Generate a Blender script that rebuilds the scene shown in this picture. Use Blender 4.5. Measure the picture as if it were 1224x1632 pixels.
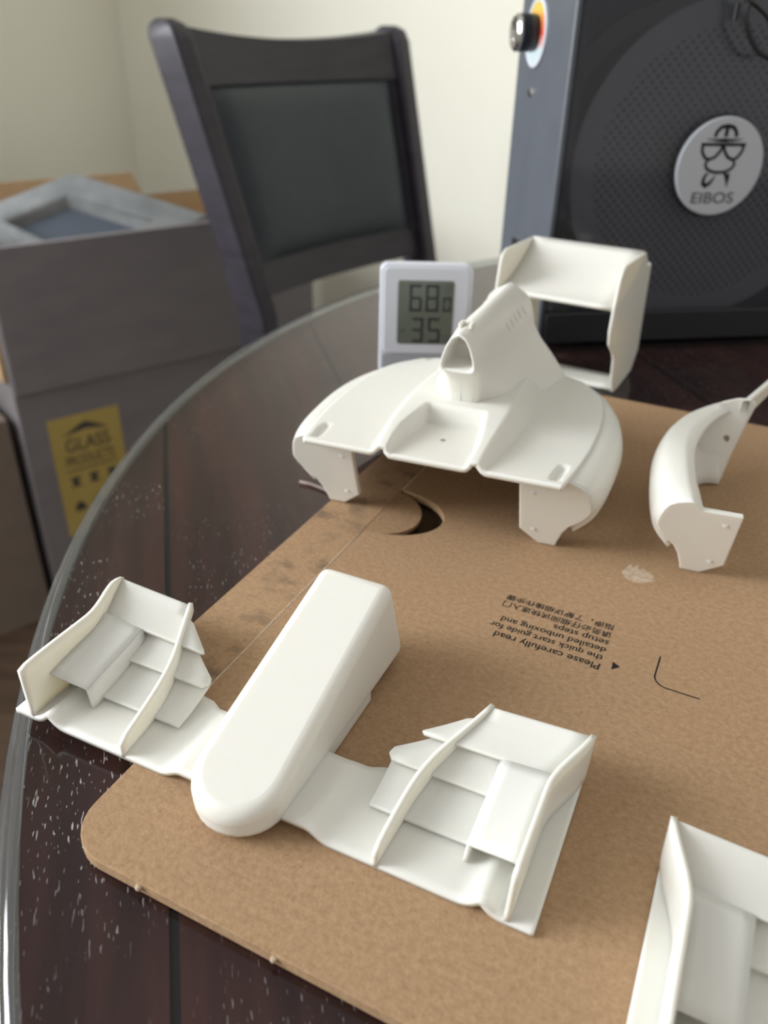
import bpy, bmesh, math, random
from mathutils import Vector, Matrix
random.seed(7)
for o in list(bpy.data.objects): bpy.data.objects.remove(o)
scene = bpy.context.scene
COL = scene.collection

# ------------------------------------------------------------------ camera
F_PX, PITCH, ROLL, CAM_H = 1279.1, math.radians(30.91), math.radians(1.46), 0.18
fw = Vector((0, math.cos(PITCH), -math.sin(PITCH)))
rt = Vector((1, 0, 0)); dn = Vector((0, -math.sin(PITCH), -math.cos(PITCH)))
R_ = rt*math.cos(ROLL) - dn*math.sin(ROLL); D_ = rt*math.sin(ROLL) + dn*math.cos(ROLL)
cam = bpy.data.cameras.new('camera'); camo = bpy.data.objects.new('camera', cam); COL.objects.link(camo)
mw = Matrix.Identity(4)
for i in range(3):
    mw[i][0] = R_[i]; mw[i][1] = -D_[i]; mw[i][2] = -fw[i]
mw[2][3] = CAM_H
camo.matrix_world = mw
cam.sensor_fit = 'VERTICAL'; cam.sensor_height = 36.0; cam.sensor_width = 27.0
cam.lens = F_PX/1632*36.0
cam.clip_start = 0.01; cam.clip_end = 50
cam.dof.use_dof = True; cam.dof.focus_distance = 0.235; cam.dof.aperture_fstop = 12.0
scene.camera = camo

# ------------------------------------------------------------------ world, light, exposure
world = bpy.data.worlds.new('world'); scene.world = world; world.use_nodes = True
bg = world.node_tree.nodes['Background']; bg.inputs[0].default_value = (1.0, 0.965, 0.91, 1); bg.inputs[1].default_value = 0.54
vs = scene.view_settings
vs.view_transform = 'Standard'; vs.look = 'None'; vs.gamma = 1.0; vs.use_curve_mapping = False; vs.exposure = 0.03
# room axes: corner of the two visible walls, directions along each wall
CORNER = Vector((-0.62, 2.1, 0)); DIR_BACK = Vector((0.9018, -0.4321, 0)); DIR_LEFT = Vector((-0.4321, -0.9018, 0))
FLOOR_Z = -0.75; CEIL_Z = 1.65
N_LEFT = Vector((0.9018, -0.4321, 0))            # into the room
WIN_S0, WIN_S1, WIN_Z0, WIN_Z1 = 0.95, 2.65, 0.02, 1.50
def area_light(name, center, direction, sx, sy, power, color):
    l = bpy.data.lights.new(name, 'AREA'); l.shape = 'RECTANGLE'; l.size = sx; l.size_y = sy; l.energy = power; l.color = color
    o = bpy.data.objects.new(name, l); COL.objects.link(o)
    o.rotation_euler = direction.to_track_quat('-Z', 'Y').to_euler(); o.location = center
    return o
wc = CORNER + DIR_LEFT*((WIN_S0+WIN_S1)/2 + 0.70) - N_LEFT*0.95
area_light('window_daylight', Vector((wc.x, wc.y, (WIN_Z0+WIN_Z1)/2+0.35)), Vector((0.78, 0.60, -0.18)), 2.2, 1.8, 235.0, (0.935, 0.97, 1.0))

# ------------------------------------------------------------------ material helpers
def new_mat(name, color=(0.8, 0.8, 0.8), rough=0.5, metal=0.0, spec=0.5, coat=0.0, sss=0.0, emit=None, emit_s=0.0):
    m = bpy.data.materials.new(name); m.use_nodes = True
    b = m.node_tree.nodes['Principled BSDF']
    b.inputs['Base Color'].default_value = (*color, 1); b.inputs['Roughness'].default_value = rough
    b.inputs['Metallic'].default_value = metal; b.inputs['Specular IOR Level'].default_value = spec
    b.inputs['Coat Weight'].default_value = coat
    if sss:
        b.inputs['Subsurface Weight'].default_value = sss
        b.inputs['Subsurface Radius'].default_value = (1.0, 0.8, 0.5); b.inputs['Subsurface Scale'].default_value = 0.004
    if emit:
        b.inputs['Emission Color'].default_value = (*emit, 1); b.inputs['Emission Strength'].default_value = emit_s
    return m
def nd(m, t, **kw):
    n = m.node_tree.nodes.new(t)
    for k, v in kw.items(): setattr(n, k, v)
    return n
def lk(m, a, b): m.node_tree.links.new(a, b)
def bsdf(m): return m.node_tree.nodes['Principled BSDF']
def add_noise(m, c1, c2, scale, detail=4, stretch=(1, 1, 1), bump=0.0, bump_scale=None, rough=0.6, p0=0.3, p1=0.7):
    tc = nd(m, 'ShaderNodeTexCoord'); mp = nd(m, 'ShaderNodeMapping'); mp.inputs['Scale'].default_value = stretch
    lk(m, tc.outputs['Object'], mp.inputs['Vector'])
    n = nd(m, 'ShaderNodeTexNoise'); n.inputs['Scale'].default_value = scale; n.inputs['Detail'].default_value = detail; n.inputs['Roughness'].default_value = rough
    lk(m, mp.outputs['Vector'], n.inputs['Vector'])
    r = nd(m, 'ShaderNodeValToRGB'); r.color_ramp.elements[0].position = p0; r.color_ramp.elements[1].position = p1
    r.color_ramp.elements[0].color = (*c1, 1); r.color_ramp.elements[1].color = (*c2, 1)
    lk(m, n.outputs['Fac'], r.inputs['Fac']); lk(m, r.outputs['Color'], bsdf(m).inputs['Base Color'])
    if bump:
        bn = nd(m, 'ShaderNodeTexNoise'); bn.inputs['Scale'].default_value = bump_scale or scale*3; bn.inputs['Detail'].default_value = 5
        lk(m, mp.outputs['Vector'], bn.inputs['Vector'])
        bp = nd(m, 'ShaderNodeBump'); bp.inputs['Strength'].default_value = bump; bp.inputs['Distance'].default_value = 0.001
        lk(m, bn.outputs['Fac'], bp.inputs['Height']); lk(m, bp.outputs['Normal'], bsdf(m).inputs['Normal'])
    return r, mp
def clear_mat(name, tint=(1, 1, 1), ior=1.5, rough=0.02, extra=None):
    m = bpy.data.materials.new(name); m.use_nodes = True; nt = m.node_tree
    nt.nodes.remove(nt.nodes['Principled BSDF']); out = nt.nodes['Material Output']
    tr = nd(m, 'ShaderNodeBsdfTransparent'); tr.inputs[0].default_value = (*tint, 1)
    gl = nd(m, 'ShaderNodeBsdfGlossy'); gl.inputs['Roughness'].default_value = rough
    fr = nd(m, 'ShaderNodeFresnel'); ge = nd(m, 'ShaderNodeNewGeometry'); mi = nd(m, 'ShaderNodeMapRange')
    mi.inputs['To Min'].default_value = ior; mi.inputs['To Max'].default_value = 1.0/ior      # sheet glass: same reflectance on both faces
    lk(m, ge.outputs['Backfacing'], mi.inputs['Value']); lk(m, mi.outputs[0], fr.inputs['IOR'])
    mx = nd(m, 'ShaderNodeMixShader'); lk(m, fr.outputs[0], mx.inputs[0]); lk(m, tr.outputs[0], mx.inputs[1]); lk(m, gl.outputs[0], mx.inputs[2])
    last = mx
    if extra:
        df = nd(m, 'ShaderNodeBsdfDiffuse'); df.inputs[0].default_value = (*extra[0], 1)
        m2 = nd(m, 'ShaderNodeMixShader'); m2.inputs[0].default_value = extra[1]
        lk(m, mx.outputs[0], m2.inputs[1]); lk(m, df.outputs[0], m2.inputs[2]); last = m2
    lk(m, last.outputs[0], out.inputs['Surface'])
    return m

M = {}
M['plastic'] = new_mat('white_print_plastic', (0.77, 0.758, 0.70), 0.40, sss=0.35)
M['hole_shade'] = new_mat('print_hole_shade', (0.30, 0.27, 0.2), 0.6)  # dark tone painting the shade inside the screw holes
M['wall'] = new_mat('wall_paint', (0.74, 0.72, 0.62), 0.85); add_noise(M['wall'], (0.86, 0.845, 0.735), (0.89, 0.875, 0.765), 2.0, bump=0.05, bump_scale=180)
M['floor'] = new_mat('floor_boards', (0.10, 0.06, 0.04), 0.4); add_noise(M['floor'], (0.07, 0.045, 0.03), (0.14, 0.09, 0.06), 6, stretch=(1, 8, 1))
M['white_frame'] = new_mat('window_frame_paint', (0.8, 0.8, 0.78), 0.4)
M['pane'] = clear_mat('window_pane_glass')
M['card'] = new_mat('kraft_card', (0.42, 0.30, 0.19), 0.85, spec=0.2)
add_noise(M['card'], (0.30, 0.185, 0.100), (0.46, 0.305, 0.180), 520, detail=8, stretch=(1, 1.15, 1), bump=0.2, bump_scale=1100, rough=0.75)
M['card_smudged'] = new_mat('smudged_kraft_card', (0.4, 0.28, 0.17), 0.85, spec=0.2)
r_, mp_ = add_noise(M['card_smudged'], (0.30, 0.185, 0.100), (0.46, 0.305, 0.180), 520, detail=8, stretch=(1, 1.15, 1), bump=0.2, bump_scale=1100, rough=0.75)
sm = nd(M['card_smudged'], 'ShaderNodeTexNoise'); sm.inputs['Scale'].default_value = 95; sm.inputs['Detail'].default_value = 3; lk(M['card_smudged'], mp_.outputs['Vector'], sm.inputs['Vector'])
sr = nd(M['card_smudged'], 'ShaderNodeMapRange'); sr.inputs['From Min'].default_value = 0.53; sr.inputs['From Max'].default_value = 0.72; sr.inputs['To Max'].default_value = 0.6; lk(M['card_smudged'], sm.outputs['Fac'], sr.inputs['Value'])
sx = nd(M['card_smudged'], 'ShaderNodeMix', data_type='RGBA'); lk(M['card_smudged'], sr.outputs[0], sx.inputs['Factor']); lk(M['card_smudged'], r_.outputs['Color'], sx.inputs['A']); sx.inputs['B'].default_value = (0.10, 0.08, 0.06, 1); lk(M['card_smudged'], sx.outputs['Result'], bsdf(M['card_smudged']).inputs['Base Color'])
M['card_edge'] = new_mat('kraft_card_edge', (0.30, 0.2, 0.12), 0.9)
M['residue'] = new_mat('paper_residue', (0.5, 0.4, 0.3), 0.9); add_noise(M['residue'], (0.40, 0.28, 0.18), (0.58, 0.47, 0.36), 500)
M['ink'] = new_mat('black_ink', (0.015, 0.014, 0.014), 0.7, spec=0.2)
M['glass'] = clear_mat('table_glass', ior=1.47, rough=0.07)
M['glass_edge'] = clear_mat('glass_edge', tint=(0.55, 0.57, 0.59), ior=2.3, rough=0.09, extra=((0.70, 0.74, 0.78), 0.03))
M['inlay'] = new_mat('dark_inlay', (0.010, 0.010, 0.011), 0.6, spec=0.05)
M['chair_wood'] = new_mat('espresso_wood', (0.022, 0.018, 0.021), 0.42, spec=0.35); add_noise(M['chair_wood'], (0.017, 0.015, 0.021), (0.032, 0.028, 0.038), 14, stretch=(1, 1, 5))
M['leather'] = new_mat('black_leather', (0.022, 0.026, 0.031), 0.40, spec=0.4); add_noise(M['leather'], (0.013, 0.020, 0.028), (0.018, 0.026, 0.036), 30, bump=0.12, bump_scale=260)
M['carton'] = new_mat('dark_grey_carton', (0.085, 0.075, 0.075), 0.7); add_noise(M['carton'], (0.20, 0.182, 0.190), (0.235, 0.215, 0.220), 9, stretch=(1, 1, 3))
M['carton_in'] = new_mat('tan_carton_inside', (0.50, 0.34, 0.19), 0.85); add_noise(M['carton_in'], (0.46, 0.31, 0.17), (0.54, 0.37, 0.21), 20)
M['dull_kraft'] = new_mat('dull_kraft_carton', (0.2, 0.16, 0.13), 0.85); add_noise(M['dull_kraft'], (0.19, 0.15, 0.12), (0.23, 0.18, 0.145), 20)
M['foam'] = new_mat('grey_foam', (0.36, 0.37, 0.37), 0.9); add_noise(M['foam'], (0.17, 0.18, 0.185), (0.26, 0.27, 0.275), 22, bump=0.6, bump_scale=60)
M['hole_dark'] = new_mat('blue_grey_hole_dark', (0.07, 0.085, 0.11), 0.8)  # painted darkness of the carton's inside, seen through the foam frame
M['yellow'] = new_mat('yellow_label', (0.50, 0.37, 0.10), 0.6); add_noise(M['yellow'], (0.46, 0.34, 0.09), (0.54, 0.40, 0.12), 15)
M['label_ink'] = new_mat('label_ink', (0.06, 0.055, 0.05), 0.7)
M['dryer'] = new_mat('charcoal_plastic', (0.050, 0.056, 0.068), 0.45); add_noise(M['dryer'], (0.078, 0.087, 0.104), (0.090, 0.10, 0.119), 40, bump=0.06, bump_scale=700)
M['dryer_dark'] = new_mat('black_plastic', (0.012, 0.013, 0.016), 0.4)
M['door'] = clear_mat('smoky_clear_door', tint=(0.74, 0.76, 0.80), ior=1.45, rough=0.05, extra=((0.16, 0.17, 0.20), 0.10))
M['hubcap'] = new_mat('pale_grey_cap', (0.50, 0.53, 0.58), 0.4)
M['knob'] = new_mat('black_knob', (0.008, 0.009, 0.012), 0.3)
M['chrome'] = new_mat('chrome', (0.75, 0.74, 0.72), 0.15, metal=1.0)
M['shell'] = new_mat('white_thermometer_shell', (0.62, 0.64, 0.70), 0.35)
M['shell_grey'] = new_mat('grey_thermometer_base', (0.36, 0.37, 0.40), 0.4)
M['lcd'] = new_mat('lcd_panel', (0.115, 0.13, 0.105), 0.25); 
M['lcd_ink'] = new_mat('lcd_digit', (0.018, 0.026, 0.028), 0.4)
M['lcd_ghost'] = new_mat('lcd_faint', (0.075, 0.088, 0.078), 0.4)
M['scrap'] = new_mat('brown_scrap', (0.20, 0.15, 0.13), 0.5)
M['filament'] = new_mat('black_filament', (0.01, 0.011, 0.013), 0.35)

# wood of the table: dark mahogany with pale filled pores
def wood_mat(name, pore):
    m = new_mat(name, (0.03, 0.012, 0.009), 0.5, spec=0.1)
    r, mp = add_noise(m, (0.016, 0.007, 0.007), (0.058, 0.021, 0.018), 7.0, detail=6, stretch=(16, 0.9, 1), p0=0.28, p1=0.75)
    tc = nd(m, 'ShaderNodeTexCoord'); mp2 = nd(m, 'ShaderNodeMapping'); mp2.inputs['Scale'].default_value = (1500, 270, 1)
    lk(m, tc.outputs['Object'], mp2.inputs['Vector'])
    v = nd(m, 'ShaderNodeTexNoise'); v.inputs['Scale'].default_value = 1.0; v.inputs['Detail'].default_value = 1.0
    lk(m, mp2.outputs['Vector'], v.inputs['Vector'])
    lt = nd(m, 'ShaderNodeMapRange'); lt.inputs['From Min'].default_value = 0.665; lt.inputs['From Max'].default_value = 0.71
    lk(m, v.outputs['Fac'], lt.inputs['Value'])
    big = nd(m, 'ShaderNodeTexNoise'); big.inputs['Scale'].default_value = 26; big.inputs['Detail'].default_value = 2
    lk(m, tc.outputs['Object'], big.inputs['Vector'])
    bm_ = nd(m, 'ShaderNodeMapRange'); bm_.inputs['From Min'].default_value = 0.40; bm_.inputs['From Max'].default_value = 0.62; bm_.inputs['To Max'].default_value = pore
    lk(m, big.outputs['Fac'], bm_.inputs['Value'])
    mu = nd(m, 'ShaderNodeMath', operation='MULTIPLY'); lk(m, lt.outputs[0], mu.inputs[0]); lk(m, bm_.outputs[0], mu.inputs[1])
    mx = nd(m, 'ShaderNodeMix', data_type='RGBA'); lk(m, mu.outputs[0], mx.inputs['Factor'])
    lk(m, r.outputs['Color'], mx.inputs['A']); mx.inputs['B'].default_value = (0.55, 0.53, 0.52, 1)
    lk(m, mx.outputs['Result'], bsdf(m).inputs['Base Color'])
    return m
M['wood'] = wood_mat('mahogany_wood', 0.35); M['wood_pores'] = wood_mat('mahogany_wood_pale_pores', 0.9)

# spool flange: small round perforations
def flange_mat():
    m = new_mat('perforated_flange', (0.16, 0.155, 0.15), 0.5)
    tc = nd(m, 'ShaderNodeTexCoord'); mp = nd(m, 'ShaderNodeMapping'); mp.inputs['Rotation'].default_value = (0, math.radians(45), 0); mp.inputs['Scale'].default_value = (230, 230, 230)
    lk(m, tc.outputs['Object'], mp.inputs['Vector'])
    sp = nd(m, 'ShaderNodeSeparateXYZ'); lk(m, mp.outputs['Vector'], sp.inputs[0])
    outs = []
    for ax in ('X', 'Z'):
        f = nd(m, 'ShaderNodeMath', operation='FRACT'); lk(m, sp.outputs[ax], f.inputs[0])
        s = nd(m, 'ShaderNodeMath', operation='SUBTRACT'); lk(m, f.outputs[0], s.inputs[0]); s.inputs[1].default_value = 0.5
        p = nd(m, 'ShaderNodeMath', operation='MULTIPLY'); lk(m, s.outputs[0], p.inputs[0]); lk(m, s.outputs[0], p.inputs[1]); outs.append(p)
    ad = nd(m, 'ShaderNodeMath', operation='ADD'); lk(m, outs[0].outputs[0], ad.inputs[0]); lk(m, outs[1].outputs[0], ad.inputs[1])
    hole = nd(m, 'ShaderNodeMapRange'); hole.inputs['From Min'].default_value = 0.085; hole.inputs['From Max'].default_value = 0.05
    lk(m, ad.outputs[0], hole.inputs['Value'])
    ln = nd(m, 'ShaderNodeVectorMath', operation='LENGTH'); lk(m, tc.outputs['Object'], ln.inputs[0])
    rim = nd(m, 'ShaderNodeMapRange'); rim.inputs['From Min'].default_value = 0.082; rim.inputs['From Max'].default_value = 0.080
    lk(m, ln.outputs['Value'], rim.inputs['Value'])
    mu = nd(m, 'ShaderNodeMath', operation='MULTIPLY'); lk(m, hole.outputs[0], mu.inputs[0]); lk(m, rim.outputs[0], mu.inputs[1])
    mx = nd(m, 'ShaderNodeMix', data_type='RGBA'); lk(m, mu.outputs[0], mx.inputs['Factor'])
    mx.inputs['A'].default_value = (0.30, 0.285, 0.27, 1); mx.inputs['B'].default_value = (0.02, 0.021, 0.025, 1)
    lk(m, mx.outputs['Result'], bsdf(m).inputs['Base Color'])
    return m
M['flange'] = flange_mat()
# round colour screen of the dryer: warm top, red side, white bottom, lit from behind
def screen_mat():
    m = new_mat('round_colour_screen', (0.02, 0.02, 0.02), 0.2)
    tc = nd(m, 'ShaderNodeTexCoord'); sp = nd(m, 'ShaderNodeSeparateXYZ'); lk(m, tc.outputs['Object'], sp.inputs[0])
    mr = nd(m, 'ShaderNodeMapRange'); mr.inputs['From Min'].default_value = -0.018; mr.inputs['From Max'].default_value = 0.018
    lk(m, sp.outputs['Z'], mr.inputs['Value'])
    r = nd(m, 'ShaderNodeValToRGB'); e = r.color_ramp.elements
    e[0].position = 0.0; e[0].color = (0.85, 0.97, 1, 1); e[1].position = 1.0; e[1].color = (1, 0.75, 0.12, 1)
    for p, c in ((0.25, (0.75, 0.95, 1, 1)), (0.33, (0.9, 0.55, 0.5, 1)), (0.5, (0.9, 0.12, 0.06, 1)), (0.72, (1, 0.35, 0.1, 1)), (0.85, (1, 0.72, 0.1, 1))):
        x = e.new(p); x.color = c
    lk(m, mr.outputs[0], r.inputs['Fac']); lk(m, r.outputs['Color'], bsdf(m).inputs['Emission Color']); bsdf(m).inputs['Emission Strength'].default_value = 0.9
    return m
M['screen'] = screen_mat()

# ------------------------------------------------------------------ mesh helpers
def obj(name, verts, faces, mat, parent=None, smooth=False, sharp=None):
    me = bpy.data.meshes.new(name); me.from_pydata([tuple(v) for v in verts], [], faces); me.update()
    bm = bmesh.new(); bm.from_mesh(me); bmesh.ops.remove_doubles(bm, verts=bm.verts, dist=1e-6); bmesh.ops.recalc_face_normals(bm, faces=bm.faces); bm.to_mesh(me); bm.free()
    o = bpy.data.objects.new(name, me); COL.objects.link(o)
    if mat: me.materials.append(M[mat] if isinstance(mat, str) else mat)
    if smooth:
        for p in me.polygons: p.use_smooth = True
    if sharp: me.set_sharp_from_angle(angle=math.radians(sharp))
    if parent: o.parent = parent
    return o
def thing(name, label, cat, loc=(0, 0, 0), rz=0.0, group=None, kind=None):
    o = bpy.data.objects.new(name, None); COL.objects.link(o); o.location = loc; o.rotation_euler = (0, 0, rz); o.empty_display_size = 0.02
    tag(o, label, cat, group, kind); return o
def tag(o, label, cat, group=None, kind=None):
    if label: o['label'] = label
    if cat: o['category'] = cat
    if group: o['group'] = group
    if kind: o['kind'] = kind
    return o
def struct(o, label=None):
    o['kind'] = 'structure'
    if label: o['label'] = label
    return o
def bevel(o, w, seg=3, angle=30):
    b = o.modifiers.new('bevel', 'BEVEL'); b.width = w; b.segments = seg; b.limit_method = 'ANGLE'; b.angle_limit = math.radians(angle)
    for p in o.data.polygons: p.use_smooth = True
    o.data.set_sharp_from_angle(angle=math.radians(50)); b.harden_normals = False
    return o
def solid(o, t, offset=-1.0):
    s = o.modifiers.new('solid', 'SOLIDIFY'); s.thickness = t; s.offset = offset; return o
def subsurf(o, n=1):
    s = o.modifiers.new('sub', 'SUBSURF'); s.levels = n; s.render_levels = n; return o
def box(name, x0, x1, y0, y1, z0, z1, mat, parent=None, bev=0.0, seg=2):
    v = [(x, y, z) for z in (z0, z1) for y in (y0, y1) for x in (x0, x1)]
    o = obj(name, v, [(0, 2, 3, 1), (4, 5, 7, 6), (0, 1, 5, 4), (2, 6, 7, 3), (0, 4, 6, 2), (1, 3, 7, 5)], mat, parent)
    if bev: bevel(o, bev, seg)
    return o
def prism(name, bottom, top, mat, parent=None, bev=0.0, seg=2):
    n = len(bottom); v = list(bottom) + list(top)
    f = [tuple(range(n))[::-1], tuple(range(n, 2*n))] + [(i, (i+1) % n, n+(i+1) % n, n+i) for i in range(n)]
    o = obj(name, v, f, mat, parent)
    if bev: bevel(o, bev, seg)
    return o
def flat_prism(name, poly, z0, z1, mat, parent=None, bev=0.0):
    return prism(name, [(x, y, z0) for x, y in poly], [(x, y, z1) for x, y in poly], mat, parent, bev)
def grid(name, rows, mat, parent=None, smooth=True, closed=False):
    nr, nc = len(rows), len(rows[0]); v = [p for r in rows for p in r]; f = []
    for i in range(nr-1):
        for j in range(nc if closed else nc-1):
            k = (j+1) % nc; f.append((i*nc+j, i*nc+k, (i+1)*nc+k, (i+1)*nc+j))
    return obj(name, v, f, mat, parent, smooth)
def lathe(name, prof, mat, parent=None, n=48, axis='Z', center=(0, 0, 0), smooth=True):
    v, f = [], []; m = len(prof)
    for i in range(n):
        a = 2*math.pi*i/n; c, s = math.cos(a), math.sin(a)
        for r, h in prof:
            p = (r*c, r*s, h) if axis == 'Z' else ((r*c, h, r*s) if axis == 'Y' else (h, r*c, r*s))
            v.append((p[0]+center[0], p[1]+center[1], p[2]+center[2]))
    for i in range(n):
        k = (i+1) % n
        for j in range(m-1): f.append((i*m+j, k*m+j, k*m+j+1, i*m+j+1))
    f.append(tuple(i*m for i in range(n))); f.append(tuple(i*m+m-1 for i in range(n)))
    o = obj(name, v, f, mat, parent, smooth)
    if smooth: o.data.set_sharp_from_angle(angle=math.radians(35))
    return o
def tube(name, pts, r, mat, parent=None, n=8, cyclic=False):
    pts = [Vector(p) for p in pts]; rows = []; N = len(pts); up = Vector((0, 0, 1))
    for i, p in enumerate(pts):
        t = (pts[min(i+1, N-1)] - pts[max(i-1, 0)]).normalized()
        a = t.cross(up)
        if a.length < 0.05: a = t.cross(Vector((1, 0, 0)))
        a.normalize(); b = t.cross(a).normalized(); rr = r[i] if isinstance(r, (list, tuple)) else r
        rows.append([p + a*(rr*math.cos(2*math.pi*k/n)) + b*(rr*math.sin(2*math.pi*k/n)) for k in range(n)])
    v = [q for rw in rows for q in rw]; f = []
    for i in range(N-1):
        for k in range(n): f.append((i*n+k, i*n+(k+1) % n, (i+1)*n+(k+1) % n, (i+1)*n+k))
    f.append(tuple(range(n))); f.append(tuple((N-1)*n+k for k in range(n)))
    return obj(name, v, f, mat, parent, True)
def interp(tab, x):
    t = sorted(tab)
    if x <= t[0][0]: return t[0][1]
    for (a, b), (c, d) in zip(t, t[1:]):
        if x <= c: return b + (d-b)*(x-a)/(c-a)
    return t[-1][1]
def sint(tab, x):                                                     # smooth (Catmull-Rom) table lookup
    t = sorted(tab); n = len(t)
    if x <= t[0][0]: return t[0][1]
    if x >= t[-1][0]: return t[-1][1]
    for i in range(n-1):
        if x <= t[i+1][0]:
            x0, y0 = t[i]; x1, y1 = t[i+1]; h = x1-x0; s = (x-x0)/h
            m0 = (y1-t[i-1][1])/(x1-t[i-1][0]) if i > 0 else (y1-y0)/h
            m1 = (t[i+2][1]-y0)/(t[i+2][0]-x0) if i+2 < n else (y1-y0)/h
            return (2*s**3-3*s**2+1)*y0 + (s**3-2*s**2+s)*h*m0 + (-2*s**3+3*s**2)*y1 + (s**3-s**2)*h*m1
def sst(a, b, x):
    t = max(0.0, min(1.0, (x-a)/(b-a))); return t*t*(3-2*t)
def resample(poly, n):
    L = [0.0]
    for a, b in zip(poly, poly[1:]): L.append(L[-1] + math.dist(a, b))
    out = []
    for i in range(n):
        s = L[-1]*i/(n-1); k = 0
        while k < len(L)-2 and s > L[k+1]: k += 1
        t = (s-L[k])/max(L[k+1]-L[k], 1e-9); out.append(tuple(a+(b-a)*t for a, b in zip(poly[k], poly[k+1])))
    return out
def mm(u, v, w): return (u/1000.0, -v/1000.0, w/1000.0)               # model frame: u across, v forward, w up, in mm
def text_mesh(name, s, size_w, origin, xdir, ydir, mat, parent=None, height=None, align='LEFT', thick=0.00005, bold=0.0):
    cu = bpy.data.curves.new(name, 'FONT'); cu.body = s; cu.size = 1.0; cu.offset = bold
    t = bpy.data.objects.new(name, cu); COL.objects.link(t)
    bpy.context.view_layer.update()
    dg = bpy.context.evaluated_depsgraph_get(); me = bpy.data.meshes.new_from_object(t.evaluated_get(dg))
    bpy.data.objects.remove(t)
    xs = [v.co.x for v in me.vertices]; ys = [v.co.y for v in me.vertices]
    w = max(xs)-min(xs); k = size_w/w if size_w else height/(max(ys)-min(ys)); ky = (height/(max(ys)-min(ys))) if height else k
    x0 = min(xs) + (w/2 if align == 'CENTER' else 0); y0 = 0 if not height else min(ys)
    X, Y = Vector(xdir), Vector(ydir); Z = X.cross(Y); O = Vector(origin)
    for v in me.vertices: v.co = O + X*((v.co.x-x0)*k) + Y*((v.co.y-y0)*ky) + Z*thick
    o = bpy.data.objects.new(name, me); COL.objects.link(o); me.materials.clear(); me.materials.append(M[mat])
    if parent: o.parent = parent
    return o
def ribbon(name, pts, width, mat, parent, to3, thick=0.0001):         # flat stroke along 2-D points; to3 maps (x, y, lift) to 3-D
    n = len(pts); L, Rr = [], []
    for i, p in enumerate(pts):
        a, b = pts[max(i-1, 0)], pts[min(i+1, n-1)]; dx, dy = b[0]-a[0], b[1]-a[1]; l = math.hypot(dx, dy) or 1
        w = (width[i] if isinstance(width, (list, tuple)) else width)/2
        L.append((p[0]-dy/l*w, p[1]+dx/l*w)); Rr.append((p[0]+dy/l*w, p[1]-dx/l*w))
    v = [to3(*q, thick) for q in L] + [to3(*q, thick) for q in Rr]
    return obj(name, v, [(i, i+1, n+i+1, n+i) for i in range(n-1)], mat, parent)
def arc(cx, cy, rx, ry, a0, a1, n=24):
    return [(cx+rx*math.cos(math.radians(a0+(a1-a0)*i/n)), cy+ry*math.sin(math.radians(a0+(a1-a0)*i/n))) for i in range(n+1)]
def copy_tree(o, parent=None):
    c = o.copy(); COL.objects.link(c)
    if parent: c.parent = parent
    for ch in list(o.children): copy_tree(ch, c)
    return c

# ------------------------------------------------------------------ the room
def wall_panel(name, p0, d, s0, s1, holes, nrm, thick=0.12):
    xs = sorted({s0, s1, *[h[0] for h in holes], *[h[1] for h in holes]}); zs = sorted({FLOOR_Z, CEIL_Z, *[h[2] for h in holes], *[h[3] for h in holes]})
    v, f = [], []
    for i in range(len(xs)-1):
        for j in range(len(zs)-1):
            cx, cz = (xs[i]+xs[i+1])/2, (zs[j]+zs[j+1])/2
            if any(h[0] < cx < h[1] and h[2] < cz < h[3] for h in holes): continue
            b = len(v)
            for s, z in ((xs[i], zs[j]), (xs[i+1], zs[j]), (xs[i+1], zs[j+1]), (xs[i], zs[j+1])):
                q = p0 + d*s; v.append((q.x, q.y, z))
            f.append((b, b+1, b+2, b+3))
    me = bpy.data.meshes.new(name); me.from_pydata(v, [], f)
    bm = bmesh.new(); bm.from_mesh(me); bmesh.ops.remove_doubles(bm, verts=bm.verts, dist=1e-5)
    r = bmesh.ops.extrude_face_region(bm, geom=bm.faces[:]); bmesh.ops.translate(bm, verts=[g for g in r['geom'] if isinstance(g, bmesh.types.BMVert)], vec=-nrm*thick)
    bmesh.ops.recalc_face_normals(bm, faces=bm.faces); bm.to_mesh(me); bm.free(); me.materials.append(M['wall'])
    o = bpy.data.objects.new(name, me); COL.objects.link(o); return struct(o)
N_BACK = Vector((-0.4321, -0.9018, 0))
wall_panel('wall_back', CORNER, DIR_BACK, -0.12, 3.2, [], N_BACK)
wall_panel('wall_left', CORNER, DIR_LEFT, 0.0, 3.6, [(WIN_S0, WIN_S1, WIN_Z0, WIN_Z1)], N_LEFT)
fl = [CORNER - DIR_BACK*0.15 - DIR_LEFT*0.15, CORNER + DIR_BACK*3.3 - DIR_LEFT*0.15, CORNER + DIR_BACK*3.3 + DIR_LEFT*3.7, CORNER - DIR_BACK*0.15 + DIR_LEFT*3.7]
struct(prism('floor', [(p.x, p.y, FLOOR_Z-0.05) for p in fl], [(p.x, p.y, FLOOR_Z) for p in fl], 'floor'))
def wl(s, t, z):                                                        # along the left wall, depth into the wall, height
    q = CORNER + DIR_LEFT*s - N_LEFT*t; return (q.x, q.y, z)
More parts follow.
